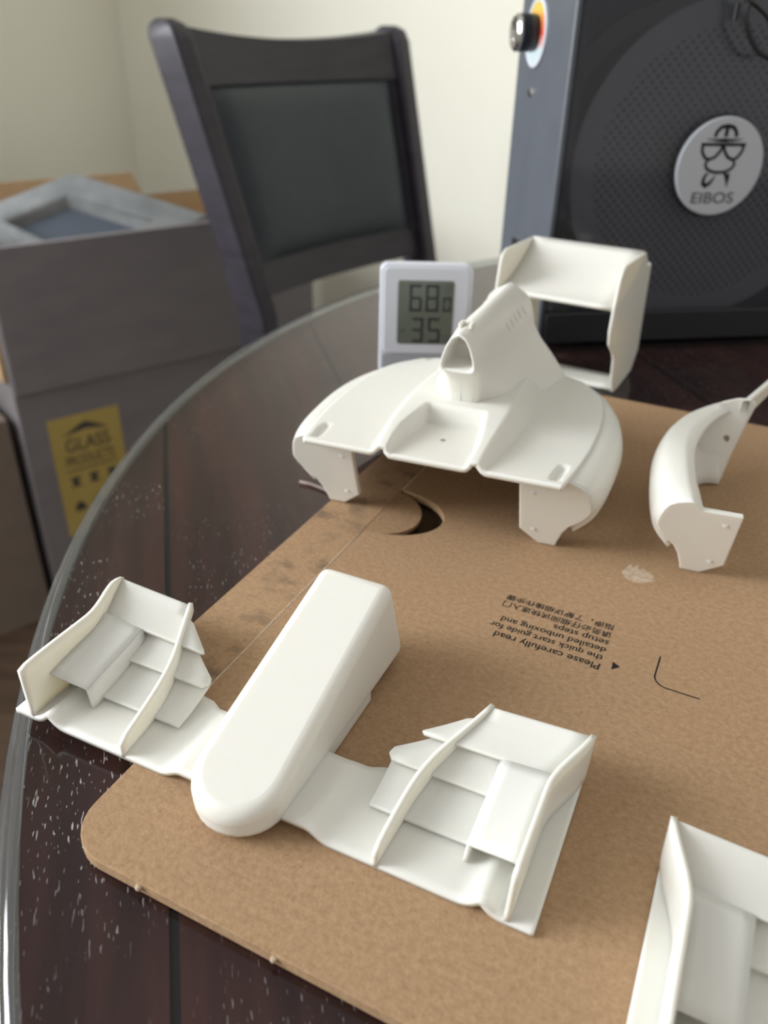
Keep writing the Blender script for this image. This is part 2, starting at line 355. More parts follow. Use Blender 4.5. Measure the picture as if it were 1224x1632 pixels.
def make_window(name, fn, s0, s1, z0, z1):
    win = bpy.data.objects.new(name, None); COL.objects.link(win); struct(win); w = 0.05; ms = (s0+s1)/2
    def wb(nm, a, b, t0, t1, c, d, mat):
        prism(nm, [fn(a, t0, c), fn(b, t0, c), fn(b, t1, c), fn(a, t1, c)], [fn(a, t0, d), fn(b, t0, d), fn(b, t1, d), fn(a, t1, d)], mat, win)
    wb('frame', s0, s0+w, 0.03, 0.09, z0, z1, 'white_frame'); wb('frame', s1-w, s1, 0.03, 0.09, z0, z1, 'white_frame')
    wb('frame', s0+w, s1-w, 0.03, 0.09, z0, z0+w, 'white_frame'); wb('frame', s0+w, s1-w, 0.03, 0.09, z1-w, z1, 'white_frame')
    wb('mullion', ms-0.02, ms+0.02, 0.035, 0.085, z0+w, z1-w, 'white_frame')
    wb('pane', s0+w, ms-0.02, 0.058, 0.062, z0+w, z1-w, 'pane'); wb('pane', ms+0.02, s1-w, 0.058, 0.062, z0+w, z1-w, 'pane')
make_window('window_1', wl, WIN_S0, WIN_S1, WIN_Z0, WIN_Z1)

# ------------------------------------------------------------------ round table with a glass top
TC = Vector((0.4356, 0.3209)); TR = 0.5635
table = thing('dining_table', 'round dark mahogany dining table with a clear glass top', 'table', (TC.x, TC.y, FLOOR_Z))
TZ = -FLOOR_Z                                                          # table surface in the table's own frame
lathe('tabletop_base', [(0.0, TZ-0.036), (0.535, TZ-0.036), (0.556, TZ-0.030), (TR-0.001, TZ-0.022), (TR, TZ-0.018), (0.0, TZ-0.018)], 'wood', table, n=128)
lathe('pedestal', [(0.0, 0.06), (0.16, 0.06), (0.14, 0.10), (0.07, 0.16), (0.06, 0.40), (0.08, 0.60), (0.16, TZ-0.037), (0.0, TZ-0.037)], 'wood', table, n=40)
for k in range(4):
    a = math.radians(45+90*k); c, s = math.cos(a), math.sin(a)
    pts = [(c*0.05, s*0.05, 0.11), (c*0.2, s*0.2, 0.08), (c*0.36, s*0.36, 0.035), (c*0.42, s*0.42, 0.03)]
    tube('pedestal_foot', pts, [0.05, 0.045, 0.035, 0.03], 'wood', table)
GD = Vector((0.247, -0.969)); GP = Vector((0.969, 0.247))              # grain direction, across the grain
pw0 = TC.dot(GP)
def strip_poly(a, b, r):
    pts = []
    n = 40
    def xy(p, g): return tuple(GP*p + GD*g)
    fa = lambda p: math.sqrt(max(r*r-p*p, 0))
    ps = [a+(b-a)*i/10 for i in range(11)]
    up = [xy(p, fa(p)) for p in ps]; lo = [xy(p, -fa(p)) for p in reversed(ps)]
    return up+lo
rot = math.atan2(-GP.y, GP.x)
def plank_obj(name, a, b, z0, z1, mat):
    ps = [a+(b-a)*i/10 for i in range(11)]; fa = lambda p: math.sqrt(max(TR*TR-p*p, 1e-8))
    poly = [(p, fa(p)) for p in ps] + [(p, -fa(p)) for p in reversed(ps)]
    o = flat_prism(name, poly, z0, z1, mat, table)
    o.rotation_euler = (0, 0, math.atan2(GP.y, GP.x)); return o
seam = -0.0184 - pw0; W = 0.105; edges = []
k = -12
while seam + k*W < TR:
    e = seam + k*W
    if -TR+0.012 < e < TR-0.012: edges.append(e)
    k += 1
prev = -TR
for i, e in enumerate(edges+[TR]):
    a = prev + (0.0012 if i else 0); b = e - (0.0012 if i < len(edges) else 0)
    plank_obj('plank', a, b, TZ-0.018, TZ-0.0062, 'wood_pores' if i == 0 else 'wood')
    if i < len(edges): plank_obj('inlay_strip', e-0.0012, e+0.0012, TZ-0.018, TZ-0.0068, 'inlay')
    prev = e
gt = 160; obj('glass_top', [((TR-0.004)*math.cos(2*math.pi*i/gt), (TR-0.004)*math.sin(2*math.pi*i/gt), TZ) for i in range(gt)], [tuple(range(gt))], 'glass', table)
ge = [(TR-0.002, TZ-0.0061), (TR+0.0010, TZ-0.0058), (TR+0.0028, TZ-0.0048), (TR+0.0031, TZ-0.0041), (TR+0.0025, TZ-0.0034), (TR+0.0008, TZ-0.0032), (TR+0.0004, TZ-0.0024), (TR-0.0002, TZ-0.0010), (TR-0.0016, TZ-0.0001), (TR-0.004, TZ)]
gv, gf = [], []; n = 200; m_ = len(ge)
for i in range(n):
    a = 2*math.pi*i/n
    for r, z in ge: gv.append((r*math.cos(a), r*math.sin(a), z))
for i in range(n):
    k = (i+1) % n
    for j in range(m_-1): gf.append((i*m_+j, k*m_+j, k*m_+j+1, i*m_+j+1))
o = obj('glass_rim', gv, gf, 'glass_edge', table, True); o['label'] = 'bright polished rim of the glass top'

# ------------------------------------------------------------------ flat kraft cardboard box on the table
CA = math.radians(-25.6); A_ = Vector((math.cos(CA), math.sin(CA), 0)); B_ = Vector((-math.sin(CA), math.cos(CA), 0))
card = thing('cardboard_box', 'flat brown kraft cardboard box printed with black instructions, lying under the white printed parts', 'box', (0, 0, 0.0), CA)
a0, a1, b0, b1, rc = -0.128, 0.165, 0.0824, 0.4415, 0.013             # panel edges in the card's own axes
poly = [(a0+rc-rc*math.cos(t), b0+rc-rc*math.sin(t)) for t in [math.pi/2*i/8 for i in range(9)]]
poly += [(a1, b0), (a1, b1), (a0, b1)]
hc, hrx, hry = 0.2675, 0.0265, 0.0187                                  # thumb cut-out on the fold
poly += [(a0+hrx*math.sin(math.pi*i/20), hc+hry*math.cos(math.pi*i/20)) for i in range(21)]
flat_prism('top_panel', poly, 0.0004, 0.0040, 'card', card, bev=0.0003)
flap = [(a0-0.0004, 0.120), (a0-0.0242, 0.152), (a0-0.0242, b1-0.01), (a0-0.02, b1), (a0-0.0004, b1)]
o = flat_prism('side_flap', flap, 0.0004, 0.0037, 'card_smudged', card, bev=0.0003)
tab = [(a0-0.0003+0.0165*math.sin(math.pi*i/16), hc-0.0008+0.0176*math.cos(math.pi*i/16)) for i in range(17)]
prism('tuck_tab', [(x, y, 0.0004) for x, y in tab], [(x, y, 0.0036-0.10*(x-a0)) for x, y in tab], 'card', card)
for c0, c1 in ((0.122, hc-hry-0.0005), (hc+hry+0.0005, b1)): tube('fold_crease', [(a0-0.0002, c0+(c1-c0)*i/8, 0.0037) for i in range(9)], 0.00045, 'residue', card, n=6)
for (aa, bb, s) in ((-0.1020, 0.0822, 0.0010), (-0.0637, 0.0822, 0.0009)):
    lathe('tear_nub', [(0.0, -s), (s*0.8, -s*0.6), (s, 0), (s*0.8, s*0.6), (0.0, s)], 'residue', card, n=10, center=(aa, bb, 0.0026))
def c3(x, y, l): return (x, y, 0.0040+l)
rows = [('Please carefully read', 0.2122, 0.0363), ('the quick start guide for', 0.2168, 0.0395), ('detailed unboxing and', 0.2211, 0.0368), ('setup steps', 0.2253, 0.0192),
        ('请务必仔细阅读快速入门', 0.2298, 0.0391), ('指南，了解详细操作步骤', 0.2343, 0.0391)]
for s, b, w in rows:
    text_mesh('printed_text', s, w, (-0.0217, b-0.0002, 0.0040), (-1, 0, 0), (0, -1, 0), 'ink', card, bold=0.012)
obj('printed_triangle', [c3(-0.0183, 0.2151, 5e-5), c3(-0.0180, 0.2111, 5e-5), c3(-0.0157, 0.2136, 5e-5)], [(0, 1, 2)], 'ink', card)
ribbon('printed_corner_line', [(-0.0048, 0.2252), (-0.0048, 0.2160)] + arc(-0.0002, 0.2150, 0.0046, 0.0046, 180, 270, 8) + [(0.0097, 0.2104)], 0.0005, 'ink', card, c3, 5e-5)
rp = [(-0.0268+0.0125*(0.5+0.5*math.cos(t))*random.uniform(0.75, 1.1), 0.2640+0.0125*(0.5+0.5*math.sin(t))*random.uniform(0.7, 1.1)) for t in [2*math.pi*i/22 for i in range(22)]]
obj('peeled_patch', [c3(x, y, 4e-5) for x, y in rp], [tuple(range(22))], 'residue', card)

cl = Vector(((a0+a1)/2, (b0+b1)/2, 0))                                # put the box's origin under its middle
for c in card.children: c.location = -cl
card.location = A_*cl.x + B_*cl.y

# ------------------------------------------------------------------ front wing with nose
def wing_profile(u):                                                    # height of the base plate along the span
    a = abs(u); return 3.2*(1-sst(19.5, 26.5, a)) + 2.0*math.exp(-((a-66.5)/2.6)**2)
def make_front_wing(label, loc, rz):
    t = thing('front_wing', label, 'car part', loc, rz, 'printed front wings')
    P = 'plastic'
    # base plate
    rows = []
    back = [(0, -24), (20, -23.5), (24, -25.5), (28, -28), (31, -28.5), (60, -30), (70.5, -32), (71.5, -48.5), (79, -48.5)]
    us = [i*1.5 for i in range(-52, 53)] + [-79, 79]; us = sorted(us)
    for u in us:
        vb = interp(back, abs(u)); r = []
        for i in range(13):
            s = i/12; v = 0.3*(1-s)+vb*s; fade = 1-0.8*s
            w = 3.2*(1-sst(19.5, 26.5, abs(u))) + 3.4*math.exp(-((abs(u)-66.0)/2.8)**2)*(1-0.7*s) + 1.7
            r.append(mm(u, v, w))
        rows.append(r)
    o = grid('main_plane', rows, P, t); solid(o, 0.0017, -1.0)
    if o.data.polygons[10].normal.z < 0: o.modifiers['solid'].offset = 1.0
    # nose
    def outline(hw_r, hw_f, vr, vf, n=14):
        pts = [(-hw_r, vr)]
        cv = vf-hw_f
        for i in range(n+1):
            a = math.pi - math.pi*i/n; pts.append((hw_f*math.cos(a), cv + hw_f*0.98*math.sin(a)))
        pts.append((hw_r, vr)); return pts
    top = outline(12.2, 13.4, -67.5, 11.6); bot = outline(14.0, 12.8, -74.5, 10.8)
    wt = lambda v: 14.2-0.285*v; wb = lambda v: 1.0 + 1.8*sst(-5, -45, v)
    prismo = prism('nose_cone', [mm(u, v, wb(v)) for u, v in bot], [mm(u, v, wt(v)) for u, v in top], P, t)
    bevel(prismo, 0.0034, 5, 35); prismo.modifiers['bevel'].angle_limit = math.radians(40)
    py = [(-13.2, -51), (-13.2, -8), (-10, -6), (10, -6), (13.2, -8), (13.2, -51)]
    prism('nose_mount', [mm(u, v, 0.2) for u, v in py], [mm(u, v, 4.5) for u, v in py], P, t, bev=0.0006)
    for s in (-1, 1):
        def slab(name, quads, th, par=t):                              # quads: rows of (u, v, w)
            o = grid(name, [[mm(s*u, v, w) for u, v, w in r] for r in quads], P, par); solid(o, th, 0.0); return o
        def sheet(v0, w0, v1, w1, u0, u1, ui_front=None, n=25, tilt0=0.0, sag=0.6):
            rws = []
            for i in range(n):
                k = i/(n-1); v = v0+(v1-v0)*k; w = w0+(w1-w0)*k - sag*math.sin(math.pi*k)
                uf = u0(v) if callable(u0) else u0; ub = u1(v) if callable(u1) else u1
                rws.append([(uf+(ub-uf)*j/6, v, w+tilt0*j/6) for j in range(7)])
            return rws
        vane_u = lambda v: sint([(-49.5, 51.2), (-47, 50.2), (-40, 47.3), (-33, 44.3), (-27.7, 42.3), (-20.6, 40.6), (-15, 39.9), (-9, 39.4), (0.5, 38.9)], v)
        end_u = lambda v: 72.4 + 6.2*sst(26, 50, -v)
        # lowest, middle and top flaps
        slab('flap', sheet(-13.9, 2.9, -30.5, 6.2, lambda v: 30.6, lambda v: end_u(v)-0.4), 0.0011)
        slab('flap', sheet(-26.5, 7.4, -39.5, 11.2, lambda v: interp([(-39.5, 43.5), (-30.4, 30.3), (-28.2, 29.6), (-26.5, 31.0)], v), lambda v: end_u(v)-0.4), 0.0011)
        slab('flap', sheet(-34.9, 11.8, -49.0, 15.4, lambda v: interp([(-49, 50.5), (-44.5, 49.2), (-44.2, 46.5), (-36.0, 36.6), (-35.4, 36.0), (-34.9, 36.8)], v), lambda v: end_u(v)-0.2, tilt0=1.6), 0.0012)
        # curved turning vane
        rws = []
        for i in range(19):
            v = 0.5-50*i/18; u = vane_u(v); wtop = sint([(-49.5, 16.4), (-47, 16.0), (-40, 14.9), (-33, 13.9), (-27.7, 13.0), (-20.6, 11.8), (-15, 10.5), (-9, 9.1), (-4.3, 7.9), (-0.5, 6.8), (0.5, 5.6)], v)
            wbt = interp([(-49.5, 13.0), (-36, 10.0), (-27, 5.0), (-14, 1.5), (0.5, 1.0)], v)
            rws.append([(u, v, wbt+(wtop-wbt)*j/4) for j in range(5)])
        slab('turning_vane', rws, 0.0014)
        # endplate sweeping outwards at the back
        rws = []
        for i in range(21):
            v = 0.3-49.8*i/20; wtop = sint([(-49.5, 17.6), (-44, 19.2), (-30, 19.4), (-10, 19.6), (-0.8, 19.3), (0.3, 18.6)], v)
            rws.append([(end_u(v)+0.5*(j/5), v - (0.0), 0.9+(wtop-0.9)*j/5) for j in range(6)])
        slab('endplate', rws, 0.0015)
        # cascade winglet: top sheet and its inner wall
        rws = []
        for i in range(9):
            v = -9.6-25*i/8; k = i/8
            rws.append([(59.2+(end_u(v)-0.5-59.2)*j/5, v+(1.2 if j else 0)*(1-k)*j/5, 9.0+4.2*k**0.8+(1.9-0.6*k)*j/5) for j in range(6)])
        wg = slab('winglet', rws, 0.0010)
        rws = []
        for i in range(9):
            v = -9.6-25*i/8; k = i/8; wl_, wh = interp([(-34.6, 10.0), (-27, 5.2), (-14, 2.2), (-9.6, 2.2)], v), 9.0+4.2*k**0.8
            rws.append([(59.2-0.7*(1-j/4), v, wl_+(wh-wl_)*j/4) for j in range(5)])
        slab('winglet_wall', rws, 0.0010, wg)
    return t
wing = make_front_wing('white printed front wing with a long nose, hanging over the edge of the brown cardboard', (-0.0355, 0.1402, 0.0040), math.radians(-24.45))
wing2 = copy_tree(wing); wing2.location = (0.1215, 0.0490, 0.0040); wing2.rotation_euler = (0, 0, math.radians(-25.0))
wing2['label'] = 'white printed front wing resting wholly on the brown cardboard'

# ------------------------------------------------------------------ side pod (left-hand shape, origin at the foot of its front face)
def make_side_pod(parent, name, mirror=False, du=0.0, standalone=False):
    s = -1 if mirror else 1
    def q(u, v, w): return mm(s*u+du, v, w)
    root = parent
    st = [  # v, A (inner lip), B (seam), C (widest), D, E (lower edge); the v shift of the lower edge
        (13.2, (-4.6, 34.0), (-9.6, 37.4), (-19.0, 25.0), (-15.5, 17.0), (-11.4, 13.0), 0),
        (4.0, (-6.0, 34.4), (-11.4, 37.4), (-21.2, 26.5), (-18.5, 16.0), (-13.0, 10.0), 0),
        (-12.0, (-8.0, 34.0), (-13.2, 36.6), (-23.4, 26.5), (-21.0, 15.0), (-15.0, 7.0), 0),
        (-37.0, (-9.0, 32.8), (-14.4, 35.2), (-24.6, 26.0), (-22.0, 14.0), (-17.0, 5.0), 0),
        (-58.0, (-7.0, 31.6), (-13.0, 34.0), (-22.8, 25.5), (-20.0, 13.0), (-14.0, 3.0), 4),
        (-76.0, (-3.0, 30.8), (-8.6, 33.2), (-18.0, 25.0), (-13.5, 12.0), (-7.0, 0.4), 8),
        (-90.0, (2.2, 30.4), (-2.8, 32.8), (-10.5, 25.0), (-6.0, 12.0), (-1.0, 0.2), 14),
        (-101.0, (8.5, 30.0), (5.0, 32.6), (-1.0, 26.0), (3.0, 12.0), (6.0, 0.2), 23)]
    ss = list(range(len(st))); rows = []; row0 = []
    NV = 40
    for i in range(NV+1):
        x = i/NV*(len(st)-1)
        def g(k, c): return sint([(j, st[j][k][c]) for j in ss], x)
        v = sint([(j, st[j][0]) for j in ss], x); sh = sint([(j, st[j][6]) for j in ss], x); lean = 0.40*(1-sst(0.0, 1.3, x))
        pts = [(g(k, 0), g(k, 1)) for k in range(1, 6)]
        ctrl = [pts[0], ((pts[0][0]+pts[1][0])/2, (pts[0][1]*0.6+pts[1][1]*0.4)+0.9), pts[1], (pts[1][0]*0.52+pts[2][0]*0.48-2.2, pts[1][1]*0.62+pts[2][1]*0.38+1.4), pts[2], ((pts[2][0]+pts[3][0])/2-0.8, (pts[2][1]+pts[3][1])/2), pts[3], pts[4]]
        r = []
        tabu = [(j, c[0]) for j, c in enumerate(ctrl)]; tabw = [(j, c[1]) for j, c in enumerate(ctrl)]
        for j in range(22):
            y = j/21*(len(ctrl)-1); u, w = sint(tabu, y), sint(tabw, y)
            r.append(q(u, v + lean*(w-35) + sh*(1-min(max(w, 0), 34)/34.0), w))
            if i == 0: row0.append((u, w))
        rows.append(r)
    o = grid('pod_shell' if standalone else name, rows, 'plastic', root)
    pm = o.data.polygons[len(o.data.polygons)//2+10]; solid(o, 0.0018, -1.0 if pm.normal.x*(-s) > 0 else 1.0)
    # front face with its foot
    prof = [(0.3, 0.1), (8.0, 7.0), (8.6, 34.2)] + row0 + [(-9.2, 9.0), (-7.4, 3.0), (-6.8, 0.2)]
    f = prism('front_face', [q(u, 0.40*w+0.25, w) for u, w in prof], [q(u, 0.40*w-3.0, w) for u, w in prof], 'plastic', root if standalone else o, bev=0.0005)
    for (u, w) in ((2.5, 8.5), (3.5, 29.0)):
        c = q(u, 0.40*w+0.15, w)
        lathe('locating_pip', [(0.0, -0.0004), (0.0010, -0.0003), (0.0007, 0.0002), (0.0, 0.0003)], 'plastic', root if standalone else o, n=12, axis='Y', center=c)
    return o
pod = thing('side_pod', 'white printed curved side pod standing alone on the cardboard beyond the corner line print', 'car part', (0.1213, 0.2548, 0.0040), math.radians(-20.0))
make_side_pod(pod, 'pod_shell', standalone=True)
pv = lambda u, w: -76-0.5*(u+2)-0.45*w
rp_ = [(-2.2, 0.2), (5.9, 0.2), (8.2, 12), (12.6, 27), (14.4, 32.5), (12.0, 35.2), (6.0, 35.6), (-0.5, 34.4), (-5.5, 31.0), (-7.0, 24), (-6.4, 14), (-4.2, 5)]
prism('rear_plate', [mm(u, pv(u, w), w) for u, w in rp_], [mm(u+1.2, pv(u, w)-2.4, w) for u, w in rp_], 'plastic', pod, bev=0.0005)
arm = []
for i in range(13):
    k = i/12; u, v = 10.0+28*k, -94.5-78*k; wc_ = 31.2+5.0*k-3*k*k; h = 4.6-0.9*sst(0.0, 0.4, k)
    arm.append([mm(u-1.5, v, wc_-h), mm(u+1.5, v-1, wc_-h), mm(u+1.5, v-1, wc_+h), mm(u-1.5, v, wc_+h)])
o = grid('tail_arm', arm, 'plastic', pod, smooth=False, closed=True); bevel(o, 0.0006, 2)
lathe('screw_hole_shade', [(0.0, -0.0003), (0.0014, -0.0003), (0.0014, 0.0010), (0.0, 0.0010)], 'hole_shade', pod, n=16, axis='Y', center=mm(5.2, pv(5.2, 19.0)+0.2, 19.0))  # solid dark disc; the hole's shade is put into its colour

# ------------------------------------------------------------------ engine cover
eng = thing('engine_cover', 'white printed race car engine cover with tall air intake, straddling the cardboard edge', 'car part', (0.0227, 0.2871, 0.0040), math.radians(-19.52))
e_tab = [(22, 50.6), (14, 52.0), (0, 54.0), (-19, 55.8), (-47, 56.4), (-70, 54.6), (-84, 51.0), (-94, 45.5), (-102, 38.0), (-106, 33.0)]
ro_tab = [(22, 22.8), (0, 25.4), (-25, 28.4), (-50, 29.6), (-70, 29.0), (-86, 27.0), (-106, 24.0)]
ri_tab = [(24, 15.4), (6, 15.2), (-17, 11.6)]
T_tab = [(24, 2.6), (21, 3.2), (14, 4.9), (5, 6.6), (-8, 7.8), (-20, 8.4), (-40, 9.4), (-106, 9.0)]
def cover_h(u, v):
    a = abs(u); p = 38.0+0.06*v
    ro = sint(ro_tab, v); wS = interp([(22, 3.6), (0, 5.0), (-20, 7.5), (-45, 10.0), (-106, 14)], v)
    S = sst(ro, ro-wS, a)
    ri = interp(ri_tab, v); rec = 1.0
    inside = sst(ri+0.9, ri-0.9, a)*sst(-17.6, -15.6, v); rec = 1-inside
    h = p + sint(T_tab, v)*S*rec
    # slots near the front corners
    sc = 47.0+(20-v)*0.07
    h -= 1.6*sst(1.9, 1.3, abs(a-sc))*sst(3.4, 4.2, v)*sst(18.6, 17.8, v)
    return h
rows = []
vv = [22.0-i*1.0 for i in range(0, 46)] + [-24-i*2.0 for i in range(1, 42)]
ul = [i/60 for i in range(-60, 61)]
for v in vv:
    e = sint(e_tab, v); rows.append([mm(k*e, v, cover_h(k*e, v)) for k in ul])
body = grid('cover_body', rows, 'plastic', eng); solid(body, 0.0022, 1.0 if body.data.polygons[100].normal.z < 0 else -1.0)
# spine with air intake
secs = [
 (-14.0, [(0, 77.2), (3.0, 75.6), (5.2, 71.5), (6.8, 66.5), (7.4, 62.8), (6.4, 61.4), (3, 61.2), (0, 61.2)]),
 (-20.0, [(0, 77.3), (3.6, 75.4), (6.0, 71.0), (7.5, 65.5), (7.9, 60.5), (6.5, 57.2), (3, 56.6), (0, 56.5)]),
 (-23.0, [(0, 77.2), (3.9, 75.3), (6.3, 70.8), (7.8, 64.8), (7.9, 58.8), (6.8, 53.0), (4.2, 50.8), (0, 50.2)]),
 (-25.0, [(0, 77.2), (4.2, 75.2), (6.6, 70.5), (8.0, 64.0), (8.2, 57.0), (7.6, 49.0), (5.8, 41.0), (0, 40.0)]),
 (-31.0, [(0, 77.0), (4.4, 75.0), (6.9, 70.0), (8.3, 63.0), (8.8, 56.0), (9.2, 50.0), (10.6, 45.8), (12, 41.0)]),
 (-45.0, [(0, 76.6), (4.2, 74.6), (7.0, 69.6), (9.0, 62.0), (10.6, 55.0), (12.8, 49.0), (17.0, 44.4), (22, 36.0)]),
 (-70.0, [(0, 75.8), (4.0, 73.8), (7.0, 69.0), (9.6, 62.0), (12.0, 55.0), (15.4, 48.0), (20.5, 41.5), (28, 31.0)]),
 (-90.0, [(0, 75.0), (4.0, 73.0), (7.6, 69.0), (10.4, 62.0), (12.8, 55.0), (16.6, 48.0), (22.4, 41.0), (31, 29.5)]),
 (-106.0, [(0, 74.4), (4.6, 71.9), (9.6, 68.6), (12.2, 61.8), (13.4, 55.6), (17.4, 49.2), (24.0, 42.0), (35.0, 28.0)])]
secs_r = [(v, resample(p, 20)) for v, p in secs]
rows = []
for i in range(47):
    v = -14.0-92.0*i/46
    half = [(sint([(s[0], s[1][j][0]) for s in secs_r], v), sint([(s[0], s[1][j][1]) for s in secs_r], v)) for j in range(20)]
    ring = [(-u, w) for u, w in reversed(half)] + half[1:]
    rows.append([mm(u, v, w) for u, w in ring])
spine = grid('intake_spine', rows, 'plastic', eng); 
# mouth rim and tapering duct inside it
m0 = secs_r[0][1]; ring = [(-u, w) for u, w in reversed(m0)] + m0[1:-1] + [m0[-1]]
cw = 67.5
def scaled(k, dv): return [mm(u*k, -14.0+dv, cw+(w-cw)*k) for u, w in ring]
o = grid('intake_duct', [scaled(1.0, 0.0), scaled(0.97, 0.7), scaled(0.90, 0.75), scaled(0.84, 0.1), scaled(0.80, -3), scaled(0.70, -12), scaled(0.2, -14), scaled(0.0, -14)], 'plastic', spine)
def spine_u(v, w):
    half = [(sint([(s[0], s[1][j][0]) for s in secs_r], v), sint([(s[0], s[1][j][1]) for s in secs_r], v)) for j in range(20)]
    return interp([(-b, a) for a, b in half], -w)
for sgn in (-1, 1):
    for k in range(5):
        vc = -66-7.0*k
        pts = [mm(sgn*(spine_u(vc+2.4*(i/6)-1.2, 63+5.0*i/6)+0.1), vc+2.4*(i/6)-1.2, 63+5.0*i/6) for i in range(7)]
        tube('louver', pts, [0.0001, 0.0004, 0.0006, 0.0006, 0.0006, 0.0004, 0.0001], 'plastic', spine, n=8)
# small open mount on top of the intake
for sgn in (-1, 1): box('camera_mount_lug', sgn*0.0022-0.0006, sgn*0.0022+0.0006, 0.0215, 0.0265, 0.0764, 0.0785, 'plastic', spine, bev=0.0003)
box('camera_mount_lug', -0.0022, 0.0022, 0.0258, 0.0270, 0.0764, 0.0785, 'plastic', spine, bev=0.0003)
lathe('screw_hole_shade', [(0.0, 0.0), (0.0011, 0.0), (0.0011, 0.0004), (0.0, 0.0004)], 'hole_shade', body, n=16, center=mm(0, 0.5, 37.75))  # no real depth: a dark disc paints the shaded hole
make_side_pod(eng, 'side_pod', mirror=False, du=-42.4)
make_side_pod(eng, 'side_pod', mirror=True, du=42.4)

# ------------------------------------------------------------------ rear wing
rw = thing('rear_wing', 'white printed rear wing with tall endplates, standing on the table behind the engine cover', 'car part', (0.103, 0.4595, 0.0), math.radians(-29.0))
out = [(-1, 0.2), (-14, 0.2), (-38, 2.0), (-48, 13.0), (-40.5, 66.0), (-38, 68.5), (-35.5, 66.5), (-27, 73), (-22, 77.2), (20, 78.2), (25.2, 75.8), (27, 72), (29.6, 58), (30.2, 45), (27, 37), (15, 29), (10.5, 24.0), (7, 12)]
for s in (-1, 1):
    prism('endplate', [mm(s*32.4, v, w) for v, w in out], [mm(s*34.2, v, w) for v, w in out], 'plastic', rw, bev=0.0006)
rows = []
for i in range(15):
    k = i/14; v = 29.0-51.0*k; w = 57.0+20.0*k**1.7
    rows.append([mm(-32.6+65.2*j/8, v, w) for j in range(9)])
o = grid('main_plane', rows, 'plastic', rw); solid(o, 0.0020, 0.0)
rows = [[mm(-32.6+65.2*j/8, v, w) for j in range(9)] for v, w in ((-2, 1.3), (-6, 2.0), (-12, 3.2), (-18, 3.6))]
o = grid('lower_beam', rows, 'plastic', rw); solid(o, 0.0022, 0.0)

# ------------------------------------------------------------------ small digital thermometer
th = thing('digital_thermometer', 'small white digital thermometer reading 68 and 35', 'thermometer', (0.0212, 0.462, 0.0), math.radians(1.0))
th.rotation_euler = (math.radians(-4), 0, math.radians(1.0)); th.location.z = 0.001
TW, TH, TT = 0.0535, 0.0655, 0.010
def rrect(x0, x1, z0, z1, r, n=6):
    p = []
    for cx, cz, a in ((x1-r, z0+r, -90), (x1-r, z1-r, 0), (x0+r, z1-r, 90), (x0+r, z0+r, 180)):
        p += [(cx+r*math.cos(math.radians(a+90*i/n)), cz+r*math.sin(math.radians(a+90*i/n))) for i in range(n+1)]
    return p
def xz_prism(name, pts, y0, y1, mat, parent, bev=0.0):
    return prism(name, [(x, y0, z) for x, z in pts], [(x, y1, z) for x, z in pts], mat, parent, bev)
sh = xz_prism('shell', rrect(-TW/2, TW/2, 0.0003, TH, 0.0045), 0.0, TT, 'shell', th, bev=0.0009)
xz_prism('front_bezel', rrect(-TW/2+0.0022, TW/2-0.0022, 0.0135, TH-0.0018, 0.003), -0.0008, 0.0004, 'shell', th, bev=0.0005)
xz_prism('lower_panel', rrect(-TW/2+0.0022, TW/2-0.0022, 0.0018, 0.0128, 0.001), -0.0003, 0.0004, 'shell_grey', th)
SX0, SX1, SZ0, SZ1 = -0.0163, 0.0163, 0.0195, 0.0565
scr = xz_prism('screen', rrect(SX0, SX1, SZ0, SZ1, 0.0015), -0.0010, 0.0, 'lcd', th)
SEG = {'0': 'abcdef', '3': 'abgcd', '5': 'afgcd', '6': 'afgedc', '8': 'abcdefg'}
def digit(ch, x, z, w, h, t):
    c = {'a': (x, z+h-t, x+w, z+h), 'g': (x, z+h/2-t/2, x+w, z+h/2+t/2), 'd': (x, z, x+w, z+t), 'f': (x, z+h/2, x+t, z+h), 'b': (x+w-t, z+h/2, x+w, z+h), 'e': (x, z, x+t, z+h/2), 'c': (x+w-t, z, x+w, z+h/2)}
    for sname in SEG[ch]:
        x0, z0, x1, z1 = c[sname]; g = t*0.12; cut = t*0.42
        if x1-x0 > z1-z0: pts = [(x0+g+cut*0.2, z0+g), (x1-g-cut*0.2, z0+g), (x1-g-cut, z1-g), (x0+g+cut, z1-g)] if sname == 'd' else ([(x0+g+cut, z0+g), (x1-g-cut, z0+g), (x1-g-cut*0.2, z1-g), (x0+g+cut*0.2, z1-g)])
        else: pts = [(x0+g, z0+g+cut*0.3), (x1-g, z0+g+cut*0.3), (x1-g, z1-g-cut*0.3), (x0+g, z1-g-cut*0.3)]
        obj('digit_segment', [(px, -0.00106, pz) for px, pz in pts], [tuple(range(len(pts)))], 'lcd_ink', scr)
digit('6', -0.0098, 0.0385, 0.0078, 0.0160, 0.0021); digit('8', -0.0004, 0.0385, 0.0082, 0.0160, 0.0021)
digit('0', 0.0099, 0.0388, 0.0052, 0.0086, 0.0015)
text_mesh('unit_mark', '°F', 0.0048, (0.0100, -0.00100, 0.0495), (1, 0, 0), (0, 0, 1), 'lcd_ghost', scr)
digit('3', -0.0080, 0.0204, 0.0074, 0.0150, 0.0020); digit('5', 0.0016, 0.0204, 0.0078, 0.0150, 0.0020)
text_mesh('unit_mark', '%', 0.0040, (0.0110, -0.00100, 0.0210), (1, 0, 0), (0, 0, 1), 'lcd_ghost', scr)
lathe('status_dot', [(0.0, 0.0), (0.0012, 0.0), (0.0012, 0.0001), (0.0, 0.0001)], 'lcd_ghost', scr, n=14, axis='Y', center=(-0.0135, -0.00112, 0.0275))
